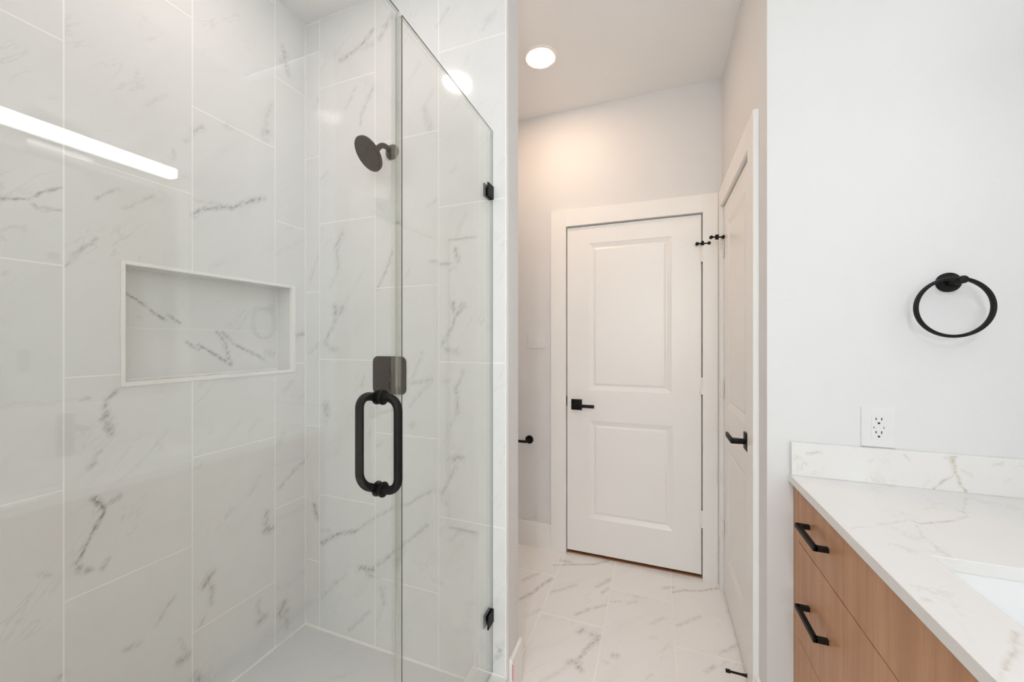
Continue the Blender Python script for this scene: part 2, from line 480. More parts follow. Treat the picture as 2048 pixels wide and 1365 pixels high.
V_NICHE_BACK = [
(0.713,1.483,0.743,1.462,0.95,0.0029),(0.743,1.462,0.787,1.428,0.95,0.0031),(0.787,1.428,0.818,1.406,0.95,0.0032),(0.743,1.462,0.76,1.456,0.6,0.0037),(0.827,1.422,0.857,1.396,0.8,0.0034),(0.882,1.329,0.92,1.301,0.8,0.0037),(0.917,1.317,0.961,1.292,0.9,0.0038),(0.961,1.292,1.034,1.239,0.9,0.0042),(0.98,1.365,1,1.349,0.8,0.005),(1,1.349,1.015,1.303,0.8,0.0051),(1.015,1.303,1.034,1.241,0.8,0.0053),(1.004,1.367,1.049,1.32,0.8,0.0044),(1.049,1.32,1.098,1.295,0.8,0.0046),(1.098,1.295,1.175,1.252,0.8,0.0047),(1.182,1.282,1.21,1.277,0.6,0.0079),(0.741,1.413,0.751,1.411,0.4,0.0035)
]
V_SIDE = [
(-1.111,2.633,-1.164,2.591,0.8,0.0057),(-1.164,2.591,-1.217,2.569,0.8,0.0058),(-1.217,2.569,-1.283,2.552,0.8,0.0058),(-1.161,2.573,-1.111,2.576,0.5,0.0076),(-1.018,2.666,-1.043,2.634,0.6,0.0055),(-1.043,2.634,-1.078,2.582,0.6,0.0055),(-1.035,2.638,-1.053,2.629,0.7,0.0074),(-0.749,2.615,-0.796,2.563,0.5,0.0053),(-0.559,2.544,-0.613,2.486,0.4,0.005),(-0.575,2.528,-0.585,2.522,0.5,0.0083),(-1.111,2.386,-1.164,2.307,0.6,0.0057),(-1.164,2.307,-1.177,2.253,0.6,0.0057),(-1.201,2.415,-1.255,2.339,0.5,0.0058),(-1.409,2.41,-1.429,2.37,0.5,0.0061),(-0.818,2.319,-0.857,2.255,0.4,0.0045),(-0.857,2.255,-0.837,2.185,0.6,0.009),(-0.837,2.185,-0.832,2.163,0.6,0.0088),(-0.663,2.411,-0.674,2.382,0.3,0.0051),(-1.351,2.078,-1.388,2.055,0.4,0.0061),(-0.712,1.998,-0.743,1.984,0.4,0.0051),(-0.809,1.883,-0.841,1.859,0.5,0.0053),(-0.876,2.439,-0.935,2.374,0.35,0.0054),(-0.678,1.811,-0.712,1.767,0.4,0.0051),(-1.275,1.806,-1.308,1.744,0.6,0.0077),(-1.308,1.744,-1.297,1.648,0.6,0.0079),(-1.297,1.648,-1.337,1.569,0.4,0.0058),(-1.013,1.698,-1.035,1.638,0.7,0.0046),(-1.035,1.638,-1.086,1.546,0.7,0.0047),(-1.156,1.632,-1.236,1.527,0.3,0.0058),(-1.236,1.527,-1.322,1.444,0.3,0.0059),(-1.317,1.481,-1.311,1.45,0.8,0.0079),(-1.269,1.475,-1.286,1.458,0.8,0.0077),(-1.311,1.428,-1.342,1.371,0.7,0.0059),(-1.342,1.371,-1.371,1.319,0.7,0.0059),(-1.371,1.319,-1.342,1.295,0.6,0.0081),(-1.342,1.295,-1.303,1.295,0.6,0.0079),(-1.409,1.708,-1.459,1.613,0.5,0.0051),(-1.409,1.323,-1.459,1.28,0.5,0.0051),(-0.691,1.788,-0.721,1.726,0.5,0.0051),(-0.717,1.682,-0.706,1.641,0.8,0.0068),(-0.721,1.615,-0.747,1.605,0.5,0.0051),(-0.749,1.723,-0.636,1.724,0.5,0.0034),(-0.787,1.629,-0.758,1.629,0.6,0.0051),(-0.928,1.617,-0.944,1.596,0.4,0.0055),(-0.821,1.641,-0.798,1.636,0.4,0.0053),(-0.727,1.481,-0.727,1.449,0.9,0.006),(-0.684,1.467,-0.714,1.435,0.9,0.006),(-0.717,1.424,-0.743,1.372,0.8,0.0043),(-0.743,1.372,-0.774,1.32,0.8,0.0044),(-0.774,1.315,-0.754,1.295,0.6,0.007),(-0.754,1.295,-0.706,1.288,0.6,0.007),(-0.706,1.305,-0.714,1.284,0.5,0.0051),(-0.869,1.286,-0.897,1.218,0.5,0.0045),(-0.897,1.218,-0.932,1.159,0.5,0.0045),(-0.923,1.164,-0.855,1.176,0.6,0.0054),(-0.855,1.176,-0.825,1.181,0.6,0.0054),(-0.825,1.171,-0.89,1.115,0.5,0.0044),(-0.89,1.115,-0.928,1.069,0.5,0.0045),(-0.684,1.218,-0.714,1.152,0.6,0.0051),(-0.714,1.152,-0.71,1.055,0.7,0.0068),(-0.71,1.055,-0.747,0.989,0.4,0.0053),(-0.771,1.173,-0.747,1.18,0.5,0.0053),(-1.368,1.049,-1.359,1.012,0.8,0.0101),(-1.359,1.012,-1.371,0.974,0.5,0.0059),(-1.156,1.184,-1.166,1.137,0.5,0.0048),(-0.92,0.993,-0.906,1.002,0.6,0.0072),(-1.068,0.907,-1.086,0.897,0.5,0.0074),(-0.636,1.54,-0.71,1.471,0.2,0.0034),(-1.388,0.436,-1.339,0.469,0.9,0.0059),(-1.339,0.469,-1.291,0.491,0.9,0.0059),(-1.291,0.491,-1.201,0.522,0.9,0.0058),(-1.201,0.522,-1.093,0.597,0.6,0.0047),(-1.093,0.597,-1,0.658,0.6,0.0046),(-0.973,0.665,-0.935,0.676,0.6,0.0046),(-0.935,0.676,-0.832,0.743,0.6,0.0045),(-1.388,0.491,-1.342,0.499,0.5,0.0059),(-0.732,0.877,-0.689,0.89,0.8,0.007),(-0.717,0.85,-0.747,0.795,0.7,0.0053),(-0.747,0.795,-0.774,0.739,0.7,0.0051),(-0.778,0.711,-0.754,0.702,0.5,0.0051),(-0.848,0.603,-0.976,0.492,0.7,0.0045),(-0.976,0.492,-1.111,0.38,0.7,0.0046),(-1.111,0.376,-1.174,0.367,0.9,0.0076),(-1.122,0.353,-1.137,0.371,0.6,0.0094),(-1.435,0.599,-1.415,0.545,0.9,0.0081),(-1.459,0.708,-1.435,0.611,0.3,0.0059),(-1.247,0.33,-1.328,0.261,0.5,0.0049),(-1.328,0.261,-1.388,0.196,0.5,0.0051),(-1.068,0.313,-1.05,0.249,0.6,0.0076),(-1.078,0.3,-1.048,0.311,0.5,0.0076),(-1.05,0.249,-1.093,0.147,0.4,0.0057),(-1.129,0.194,-1.236,0.088,0.6,0.0047),(-0.691,0.622,-0.736,0.57,0.4,0.0051),(-1.357,0.821,-1.3,0.848,0.3,0.0059),(-0.787,0.395,-0.778,0.392,0.5,0.0051),(-0.809,0.361,-0.825,0.338,0.3,0.0054),(-0.805,0.518,-0.855,0.449,0.2,0.0053),(-0.513,0.236,-0.545,0.212,0.5,0.0065),(-0.535,0.204,-0.535,0.19,0.8,0.0067),(-0.535,0.19,-0.551,0.168,0.8,0.005),(-0.555,0.166,-0.569,0.143,0.5,0.0042),(-0.515,0.928,-0.565,0.886,0.2,0.0049),(-0.615,1.133,-0.647,1.112,0.2,0.005),(-1.4,0.015,-1.365,0.036,0.5,0.0061)
]
V_FLOOR = [
(-0.566,2.227,-0.478,2.266,0.9,0.0053),(-0.478,2.266,-0.403,2.294,0.9,0.0054),(-0.403,2.294,-0.345,2.321,0.9,0.0054),(-0.345,2.321,-0.268,2.389,0.9,0.0054),(-0.535,2.289,-0.484,2.292,0.8,0.0081),(-0.662,1.866,-0.608,1.954,0.9,0.0059),(-0.608,1.954,-0.588,2.015,0.9,0.006),(-0.588,2.015,-0.549,2.091,0.9,0.0062),(-0.692,2.027,-0.63,2.119,0.7,0.0063),(-0.524,1.977,-0.478,2.02,0.6,0.006),(-0.478,2.02,-0.408,2.092,0.6,0.006),(-0.303,2.113,-0.242,2.206,0.7,0.0074),(-0.266,2.073,-0.238,2.119,0.7,0.006),(-0.364,1.862,-0.317,1.917,0.7,0.0056),(-0.317,1.917,-0.238,1.985,0.7,0.0056),(-0.226,2.01,-0.174,2.037,0.5,0.0046),(-0.137,2.035,-0.097,2.066,0.5,0.0069),(-0.109,2.103,-0.089,2.102,0.5,0.0071),(-0.589,1.77,-0.536,1.839,0.5,0.0066),(-0.328,1.752,-0.317,1.776,0.8,0.0083),(-0.273,1.76,-0.243,1.753,0.7,0.0101),(-0.243,1.753,-0.256,1.72,0.9,0.0079),(-0.256,1.72,-0.287,1.659,0.9,0.0059),(-0.287,1.659,-0.305,1.607,0.9,0.0056),(-0.341,1.567,-0.326,1.584,0.9,0.0075),(-0.312,1.578,-0.287,1.554,0.9,0.0075),(-0.317,1.592,-0.292,1.591,0.6,0.0055),(-0.422,1.445,-0.348,1.541,0.5,0.0055),(-0.172,1.674,-0.154,1.681,0.7,0.0077),(-0.205,1.629,-0.191,1.629,0.5,0.0056),(-0.021,1.931,0.035,1.987,0.5,0.0064),(-0.02,1.833,-0.005,1.845,0.4,0.0061),(-0.032,1.608,-0.018,1.633,0.4,0.0053),(-0.507,1.78,-0.471,1.815,0.3,0.0087),(0.078,2.207,0.139,2.247,0.85,0.0048),(0.139,2.247,0.208,2.265,0.85,0.0048),(0.208,2.265,0.309,2.329,0.85,0.0049),(0.039,2.228,0.082,2.253,0.7,0.0072),(0.087,1.954,0.139,1.998,0.6,0.0054),(0.139,1.998,0.198,2.062,0.6,0.0054),(0.252,1.844,0.288,1.88,0.6,0.0048),(0.288,1.88,0.343,1.936,0.6,0.0049),(0.187,1.722,0.22,1.765,0.6,0.0055),(-0.204,2.391,-0.106,2.444,0.4,0.0067),(0.328,2.14,0.35,2.187,0.4,0.0067)
]
V_COUNTER = [
(0.411,1.079,0.484,1.127,0.5,0.0025),(0.484,1.127,0.557,1.178,0.5,0.0026),(0.557,1.178,0.573,1.165,0.8,0.0027),(0.573,1.165,0.641,1.204,0.8,0.0026),(0.641,1.204,0.7,1.248,0.8,0.0027),(0.785,1.406,0.714,1.288,0.5,0.0023),(0.714,1.288,0.7,1.248,0.5,0.0022),(0.561,1.155,0.539,1.089,0.5,0.002),(0.539,1.089,0.539,1.007,0.5,0.0018),(0.412,0.827,0.413,0.826,0.9,0.0038),(0.491,0.782,0.46,0.735,0.7,0.0031),(0.46,0.735,0.419,0.686,0.7,0.0029),(0.427,0.696,0.395,0.659,0.5,0.0023),(0.467,1.027,0.488,1.019,0.25,0.0018),(0.452,0.868,0.52,0.923,0.2,0.0024),(0.428,0.778,0.416,0.728,0.25,0.0027),(0.858,1.376,0.856,1.357,0.4,0.0035)
]
V_SPLASH = [
(0.774,1.005,0.78,0.986,1,0.0033),(0.78,0.986,0.786,0.961,1,0.0033),(0.786,0.961,0.797,0.925,1,0.0033),(0.797,0.925,0.805,0.915,1,0.0032),(0.766,1.001,0.78,1.005,0.8,0.0038),(0.782,0.955,0.757,0.939,0.8,0.0024),(0.757,0.939,0.74,0.911,0.8,0.0024),(0.441,0.978,0.458,0.983,0.7,0.0034),(0.458,0.983,0.477,0.988,0.7,0.0034),(0.406,0.972,0.422,0.964,0.5,0.0035),(0.409,0.956,0.422,0.945,0.3,0.0035),(0.675,1.003,0.684,0.989,0.6,0.003),(0.595,0.972,0.613,0.989,0.35,0.0027),(0.613,0.989,0.625,0.975,0.35,0.0026),(0.625,0.99,0.648,0.963,0.3,0.0026),(0.866,0.994,0.878,0.999,0.6,0.0036),(0.8,0.974,0.82,0.956,0.4,0.0027),(0.883,0.95,0.895,0.961,0.4,0.0035),(0.597,0.928,0.6,0.925,0.5,0.0033),(0.715,0.914,0.731,0.937,0.4,0.0028)
]

TILE = (0.81, 0.82, 0.81)
VEIN = (0.26, 0.26, 0.245)
GROUT = (0.95, 0.945, 0.92)
M = {}
T_LEFT = Tiles('niche_wall_tile', (1, 2), 0.542 - 0.305 * 20, 0.632 - 0.602 * 4, V_NICHE_WALL, TILE, VEIN, GROUT)
T_BACK = Tiles('shower_head_wall_tile', (0, 2), -1.098 - 0.3045 * 10, 0.349 - 0.602 * 3, V_SIDE, TILE, VEIN, GROUT, w=0.3045)
T_NICHE = Tiles('niche_back_tile', (1, 2), 0.3, 1.375 - 0.602 * 4, V_NICHE_BACK, TILE, VEIN, (0.86, 0.865, 0.85), w=1.2, gw=0.0010)
T_FLOOR = Tiles('floor_tile', (0, 1), -0.533 - 0.3045 * 10, 2.425 - 0.606 * 8, V_FLOOR, (0.91, 0.895, 0.875), (0.33, 0.32, 0.30), (0.95, 0.93, 0.88), w=0.3045, h=0.606, rough=0.22, gw=0.0022)
T_PAN = Tiles('shower_floor_tile', (0, 1), -1.487 - 0.61, -0.6, [(-1.15, 1.12, -1.10, 1.17, 0.5, 0.004)], (0.70, 0.70, 0.695), (0.34, 0.34, 0.33), (0.70, 0.70, 0.69), rough=0.35, gw=0.0012, w=0.61, h=0.61)
M['tile_plain'] = simple('curb_slab', (0.80, 0.80, 0.78), 0.18, var=0.15)
M['edge_trim'] = simple('white_tile_edging', (0.92, 0.92, 0.90), 0.3)
M['caulk'] = simple('white_caulk', (0.88, 0.87, 0.83), 0.5)
M['paint'] = simple('white_wall_paint', (0.765, 0.765, 0.765), 0.62, nscale=90, nstr=0.16, ndist=0.0022)
M['ceiling'] = simple('ceiling_paint', (0.89, 0.89, 0.885), 0.8, nscale=110, nstr=0.12, ndist=0.002)
M['trim'] = simple('semi_gloss_trim_paint', (0.90, 0.885, 0.865), 0.32)
M['black'] = simple('matte_black_metal', (0.009, 0.009, 0.009), 0.5, 0.0, 0.22)
M['bronze'] = simple('dark_bronze_metal', (0.026, 0.022, 0.018), 0.38, 0.3, 0.35)
M['nozzle'] = simple('shower_face', (0.030, 0.027, 0.023), 0.55, 0.0, 0.3, nscale=260, nstr=0.35, ndist=0.0012)
M['plastic'] = simple('white_plastic', (0.79, 0.79, 0.785), 0.3)
M['slot'] = simple('dark_slot', (0.01, 0.01, 0.01), 0.7)
M['shade_sheet'] = simple('painted_void_shade', (0.03, 0.022, 0.015), 0.9)
M['wood'] = wood('oak_veneer')
M['threshold'] = wood('brown_threshold_wood', (0.55, 0.42, 0.32))
M['toe'] = simple('toe_kick', (0.10, 0.065, 0.04), 0.6)
M['counter'] = quartz('white_quartz_top', (0, 1), V_COUNTER)
M['splash'] = quartz('white_quartz_splash', (0, 2), V_SPLASH)
M['ceramic'] = simple('white_ceramic', (0.86, 0.865, 0.87), 0.12)
M['chrome'] = simple('brushed_nickel', (0.62, 0.61, 0.59), 0.28, 1.0)
M['mirror'] = simple('mirror_silver', (0.93, 0.94, 0.93), 0.0, 1.0)
M['glass'] = thin_glass('clear_shower_glass', (0.988, 0.990, 0.976))
M['glass_edge'] = edge_glass('polished_glass_edge', (0.30, 0.34, 0.31), 0.12)
M['seal'] = thin_glass('clear_vinyl_seal', (0.975, 0.975, 0.97), 2.0)
M['arris'] = simple('dark_glass_arris', (0.09, 0.10, 0.09), 0.3)
M['silicone'] = simple('grey_silicone', (0.35, 0.35, 0.33), 0.5)
M['pink'] = simple('pink_tape', (0.85, 0.12, 0.20), 0.5)
M['lamp_bar'] = emitter('bar_light', (1.0, 1.0, 1.0), BAR_EMIT)
M['lamp_shower'] = emitter('shower_light', (1.0, 0.84, 0.83), SHOWER_EMIT)
M['lamp_alcove'] = emitter('alcove_light', (1.0, 0.70, 0.49), ALCOVE_EMIT)
M['lamp_rear_fill'] = emitter('rear_fill_light', (0.80, 0.89, 1.0), REAR_FILL_EMIT)

# ------------------------------------------------------------------ room shell
def struct(name, bm, mats, label, cat, **kw):
    return tag(mesh(name, bm, mats, **kw), label, cat, kind='structure')

# floor of bathroom and toilet room
bm = BM(); box(bm, XA - .1, XM + .1, YR - .1, YB + .12, -0.10, 0.0)
struct('floor', T_FLOOR.split(bm), T_FLOOR.mats, 'marble look porcelain tile floor in front of the panelled door', 'floor')
# raised shower floor
bm = BM(); box(bm, XN, XG - .077, YN, YS, 0.001, ZSF)
struct('floor_shower', T_PAN.split(bm), T_PAN.mats, 'raised grey tiled floor inside the glass shower', 'shower floor')

# left tiled wall with the niche opening
NY0, NY1, NZ0, NZ1 = 0.658, 1.247, 1.196, 1.574
bm = BM()
x0, x1 = XN - .16, XN
box(bm, x0, x1, YN - .1, NY0, -.02, ZC)
box(bm, x0, x1, NY1, YS + .01, -.02, ZC)
box(bm, x0, x1, NY0, NY1, -.02, NZ0)
box(bm, x0, x1, NY0, NY1, NZ1, ZC)
struct('wall_left', T_LEFT.split(bm), T_LEFT.mats, 'marble look tiled shower wall holding the recessed niche', 'wall')

# shower head wall: tile slab on a drywall stub
bm = BM(); box(bm, XN, -0.515, YS, YS + .012, 0.001, ZC)
struct('wall_shower', T_BACK.split(bm), T_BACK.mats, 'marble look tiled shower wall behind the shower head', 'wall')
bm = BM(); box(bm, XA - .1, -0.508, YS + .0121, 1.425, 0.0, ZA, bevel=0.003)
struct('wall_partition', bm, M['paint'], 'white painted wall end between the shower and the toilet room', 'wall')
bm = BM(); box(bm, -0.515, -0.5095, YS - .001, YS + .012, 0.10, ZC, bevel=0.0012)
struct('trim_shower_edge', bm, M['edge_trim'], 'thin white edging strip where the shower tile ends', 'trim')
# near end wall of the shower (behind the camera's left shoulder)
bm = BM(); box(bm, XN - .16, XG + .05, YN - .12, YN, 0, ZC)
struct('wall_shower_near', T_BACK.split(bm), T_BACK.mats, 'tiled near end wall of the shower', 'wall')

# toilet alcove walls
bm = BM(); box(bm, XA - .12, XA, 1.425, YB, 0, ZA)
struct('wall_alcove', bm, M['paint'], 'left wall of the toilet room', 'wall')
# back wall with opening for door 1
D1L, D1R, DZ = -0.530, 0.242, 2.050
bm = BM()
box(bm, XA - .12, D1L, YB, YB + .12, 0, ZA)
box(bm, D1R, XR + .12, YB, YB + .12, 0, ZA)
box(bm, D1L, D1R, YB, YB + .12, DZ, ZA)
struct('wall_back', bm, M['paint'], 'warm lit back wall around the front facing panelled door', 'wall')
# right wall with opening for door 2
D2N, D2F = 1.657, 2.300
bm = BM()
box(bm, XR, XR + .12, YV + .12, D2N, 0, ZA)
box(bm, XR, XR + .12, D2F, YB, 0, ZA)
box(bm, XR, XR + .12, D2N, D2F, DZ, ZA)
struct('wall_right', bm, M['paint'], 'hallway side wall around the narrow panelled door', 'wall')
# vanity wall (towel ring)
bm = BM(); box(bm, XR, XM + .12, YV, YV + .12, 0, ZA)
struct('wall_vanity', bm, M['paint'], 'white painted wall with the towel ring and outlet', 'wall')
bm = BM(); box(bm, XM, XM + .12, YR, YV, 0, ZC)
struct('wall_mirror', bm, M['paint'], 'white painted wall carrying the mirror', 'wall')
# wall behind the camera, with a window invented for the fill light
WX0, WX1, WZ0, WZ1 = -0.25, 0.70, 1.10, 2.20
bm = BM()
box(bm, XG - .1, WX0, YR - .12, YR, 0, ZC); box(bm, WX1, XM + .12, YR - .12, YR, 0, ZC)
box(bm, WX0, WX1, YR - .12, YR, 0, WZ0); box(bm, WX0, WX1, YR - .12, YR, WZ1, ZC)
struct('wall_rear', bm, M['paint'], 'white wall behind the viewer with an added window opening', 'wall')
bm = BM(); box(bm, XG - .1, XG + .05, YR, YN - .12, 0, ZC)
struct('wall_rear_left', bm, M['paint'], 'white wall beside the shower behind the viewer', 'wall')
wf = BM()
for (a, b, c, d) in ((WX0, WX0 + .04, WZ0, WZ1), (WX1 - .04, WX1, WZ0, WZ1), (WX0 + .04, WX1 - .04, WZ0, WZ0 + .04), (WX0 + .04, WX1 - .04, WZ1 - .04, WZ1)):
    box(wf, a, b, YR - .08, YR - .03, c, d)
win = struct('window_added', wf, M['trim'], 'white framed window added behind the viewer for fill light', 'window')
bm = BM(); box(bm, WX0 + .04, WX1 - .04, YR - .062, YR - .056, WZ0 + .04, WZ1 - .04)
mesh('pane', bm, M['glass'], win)

# ceilings
bm = BM(); box(bm, XN - .16, XM + .12, YR - .12, 1.44, ZC, ZC + .1)
struct('ceiling', bm, M['ceiling'], 'white painted ceiling over the shower and vanity', 'ceiling')
bm = BM(); box(bm, XA - .12, XR + .12, 1.44, YB + .12, ZA, ZA + .1)
struct('ceiling_alcove', bm, M['ceiling'], 'warm lit ceiling of the toilet room with a recessed light', 'ceiling')

# white caulk beads where tile meets tile
def bead(name, a, b, label, r=0.0045):
    bm = BM(); tube(bm, [a, b], r, 8); struct(name, bm, M['caulk'], label, 'trim', smooth=True)
bead('trim_caulk_left', (XN, YN, ZSF), (XN, YS, ZSF), 'white caulk line along the foot of the niche wall')
bead('trim_caulk_back', (XN, YS, ZSF), (-.647, YS, ZSF), 'white caulk line along the foot of the shower head wall', 0.006)
bead('trim_caulk_corner', (XN, YS, ZSF), (XN, YS, ZC), 'white caulk line in the inner shower corner', 0.003)
bead('trim_caulk_top_left', (XN, YN, ZC), (XN, YS, ZC), 'white line where the niche wall meets the ceiling', 0.003)
bead('trim_caulk_top_back', (XN, YS, ZC), (-.515, YS, ZC), 'white line where the shower head wall meets the ceiling', 0.003)
bead('trim_caulk_hall', (XA, YB - .016, 0), (-.627, YB - .016, 0), 'white caulk under the baseboard left of the door', 0.003)
bead('trim_caulk_casing', (.242, YB - .022, 0), (.318, YB - .022, 0), 'white caulk at the foot of the casing between the doors', 0.003)

# curb
cb = empty('shower_curb', (-.579, .4, 0), 'low white tiled shower curb under the glass panels', 'curb')
bm = BM(); box(bm, -.647, -.511, YN, YS - .0005, 0.0, 0.107, bevel=0.0015); mesh('slab', bm, M['tile_plain'], cb)
bm = BM()
tube(bm, [(-.647, YN, .1065), (-.647, YS - .002, .1065)], .0025, 8)
tube(bm, [(-.511, YN, .1065), (-.511, YS - .002, .1065)], .0025, 8)
tube(bm, [(-.647, YS - .002, .109), (-.511, YS - .002, .109)], .0035, 8)
mesh('edging', bm, M['caulk'], cb, smooth=True)

# niche
nc = empty('shower_niche', (XN, (NY0 + NY1) / 2, NZ0), 'recessed rectangular shower niche with a thin white frame', 'niche')
a0, a1, b0, b1 = 0.6695, 1.2305, 1.2085, 1.5635
bm = BM(); box(bm, -1.590, -1.577, a0 - .008, a1 + .008, b0 - .008, b1 + .008); mesh('back_tile', T_NICHE.split(bm), T_NICHE.mats, nc)
bm = BM()
box(bm, -1.577, XN - .012, a0 - .008, a0, b0 - .008, b1 + .008)
box(bm, -1.577, XN - .012, a1, a1 + .008, b0 - .008, b1 + .008)
box(bm, -1.577, XN - .012, a0, a1, b0 - .008, b0)
box(bm, -1.577, XN - .012, a0, a1, b1, b1 + .008)
mesh('side_tile', bm, M['tile_plain'], nc)
bm = BM()
for (p, q, r, s) in ((NY0, a0, NZ0, NZ1), (a1, NY1, NZ0, NZ1), (a0, a1, NZ0, b0), (a0, a1, b1, NZ1)):
    box(bm, XN - .012, XN + .003, p, q, r, s, bevel=.001)
mesh('frame', bm, M['edge_trim'], nc)
bm = BM()
tube(bm, [(-1.577, a0, b0), (-1.577, a1, b0)], .002, 8); tube(bm, [(-1.577, a1, b0), (-1.577, a1, b1)], .0018, 8)
mesh('caulk_line', bm, M['caulk'], nc, smooth=True)

# ------------------------------------------------------------------ doors
def panel_leaf(W, H, thick, panels, mtx):
    """leaf in local x (width), z (height), front face at y=0 looking to -y"""
    t = bmesh.new()
    xs = sorted({0, W} | {p[0] for p in panels} | {p[1] for p in panels})
    zs = sorted({0, H} | {p[2] for p in panels} | {p[3] for p in panels})
    def hole(x0, x1, z0, z1):
        return any(p[0] - 1e-6 <= x0 and x1 <= p[1] + 1e-6 and p[2] - 1e-6 <= z0 and z1 <= p[3] + 1e-6 for p in panels)
    for i in range(len(xs) - 1):
        for j in range(len(zs) - 1):
            if not hole(xs[i], xs[i + 1], zs[j], zs[j + 1]):
                t.faces.new([t.verts.new((x, 0, z)) for x, z in ((xs[i], zs[j]), (xs[i + 1], zs[j]), (xs[i + 1], zs[j + 1]), (xs[i], zs[j + 1]))])
    prof = [(0, 0), (.003, .0015), (.026, .0095), (.030, .0095), (.040, .0045), (.044, .0040)]
    for (x0, x1, z0, z1) in panels:
        rings = []
        for ins, dep in prof:
            rings.append([t.verts.new((x, dep, z)) for x, z in ((x0 + ins, z0 + ins), (x1 - ins, z0 + ins), (x1 - ins, z1 - ins), (x0 + ins, z1 - ins))])
        for k in range(len(rings) - 1):
            for i in range(4):
                j = (i + 1) % 4
                t.faces.new((rings[k][i], rings[k][j], rings[k + 1][j], rings[k + 1][i]))
        t.faces.new(rings[-1])
    bmesh.ops.remove_doubles(t, verts=t.verts, dist=1e-5)
    # sides and back
    def q(*c): t.faces.new([t.verts.new(v) for v in c])
    q((0, 0, 0), (0, thick, 0), (0, thick, H), (0, 0, H)); q((W, 0, 0), (W, thick, 0), (W, thick, H), (W, 0, H))
    q((0, 0, 0), (W, 0, 0), (W, thick, 0), (0, thick, 0)); q((0, 0, H), (W, 0, H), (W, thick, H), (0, thick, H))
    q((0, thick, 0), (W, thick, 0), (W, thick, H), (0, thick, H))
    bmesh.ops.remove_doubles(t, verts=t.verts, dist=1e-5)
    bm = BM(); merge(bm, t, 0, mtx)
    return bm

def lever_parts(parent, mtx, label=None):
    """square rose and flat lever; local: face y=0, +x towards the hinge, origin at rose centre"""
    hd = BM(); t = bmesh.new()
    box(t, -.033, .033, -.009, 0, -.033, .033, bevel=.0012)
    cyl(t, (0, -.008, 0), (0, -.030, 0), .011)
    merge(hd, t, 0, mtx)
    rose = mesh('rose', hd, M['black'], parent, smooth=True, label='black square rose')
    lv = BM(); t = bmesh.new()
    box(t, -.011, .013, -.054, -.028, -.0095, .0095, bevel=.001)
    box(t, -.011, .115, -.060, -.050, -.0095, .0095, bevel=.001)
    merge(lv, t, 0, mtx)
    mesh('lever', lv, M['black'], rose, smooth=True)

def hinge_part(parent, mtx, z, H=0.089):
    bm = BM(); t = bmesh.new()
    box(t, -.0045, .0135, -.002, .002, z, z + H, bevel=.0006)
    gap = .0012
    for k in range(5):
        cyl(t, (0, -.006, z + H * k / 5 + gap), (0, -.006, z + H * (k + 1) / 5 - gap), .0058, 14)
    cyl(t, (0, -.006, z - .003), (0, -.006, z + H + .003), .0042, 12)
    merge(bm, t, 0, mtx)
    mesh('hinge', bm, M['trim'], parent, smooth=True)

HZ = (0.293, 1.037, 1.778)
# door 1: faces the camera in the back wall
W1, H1 = 0.7600, 2.0185
m1 = Matrix.Translation((-0.5245, YB - .002, 0.024))
pan1 = [(-0.390 + .5245, 0.083 + .5245, 1.031 - .024, 1.936 - .024), (-0.387 + .5245, 0.089 + .5245, 0.240 - .024, 0.843 - .024)]
leaf = tag(mesh('door_1', panel_leaf(W1, H1, .035, pan1, m1), M['trim']), 'white two panel interior door facing the viewer in the back wall', 'door', kind='structure')
lever_parts(leaf, Matrix.Translation((-0.4645, YB - .002, 0.937)))
for z in HZ: hinge_part(leaf, Matrix.Translation((0.2395, YB - .004, 0)) @ Matrix.Rotation(PI, 4, 'Z') @ Matrix.Scale(-1, 4, (0, 1, 0)), z)
bm = BM(); box(bm, -.5285, -.5245, YB - .006, YB + .02, .925, .985, bevel=.0008); mesh('latch_plate', bm, M['black'], leaf)

# door 2: in the side wall, seen at a grazing angle; local x runs from latch (near) to hinge (far)
W2 = D2F - D2N - .008
R2 = Matrix(((0, 1, 0, 0), (1, 0, 0, 0), (0, 0, 1, 0), (0, 0, 0, 1)))
m2 = Matrix.Translation((XR - .002, D2N + .004, 0.012)) @ R2
pan2 = [(.115, W2 - .100, 1.000 - .012, 1.936 - .012), (.115, W2 - .100, 0.215 - .012, 0.800 - .012)]
leaf2 = tag(mesh('door_2', panel_leaf(W2, H1 + .012, .035, pan2, m2), M['trim']), 'narrow white panelled door in the right side wall seen edge on', 'door', kind='structure')
lever_parts(leaf2, Matrix.Translation((XR - .002, 1.738, 0.937)) @ R2)
for z in HZ: hinge_part(leaf2, Matrix.Translation((XR - .006, 2.2985, 0)) @ R2 @ Matrix.Scale(-1, 4, (1, 0, 0)), z)
# dark sheets whose colour stands in for the shade behind the leaves
bm = BM(); box(bm, D1L, D1R, YB + .119, YB + .13, 0, DZ); box(bm, XR + .119, XR + .13, D2N, D2F, 0, DZ)
struct('trim_dark_sheet', bm, M['shade_sheet'], 'dark sheet painted as the shade in the gaps around the closed doors', 'gap')
bm = BM(); box(bm, D1L, D1R, YB + .006, YB + .115, 0.0, 0.006, bevel=.001)
struct('trim_threshold', bm, M['threshold'], 'brown wooden threshold strip under the front facing door', 'threshold')

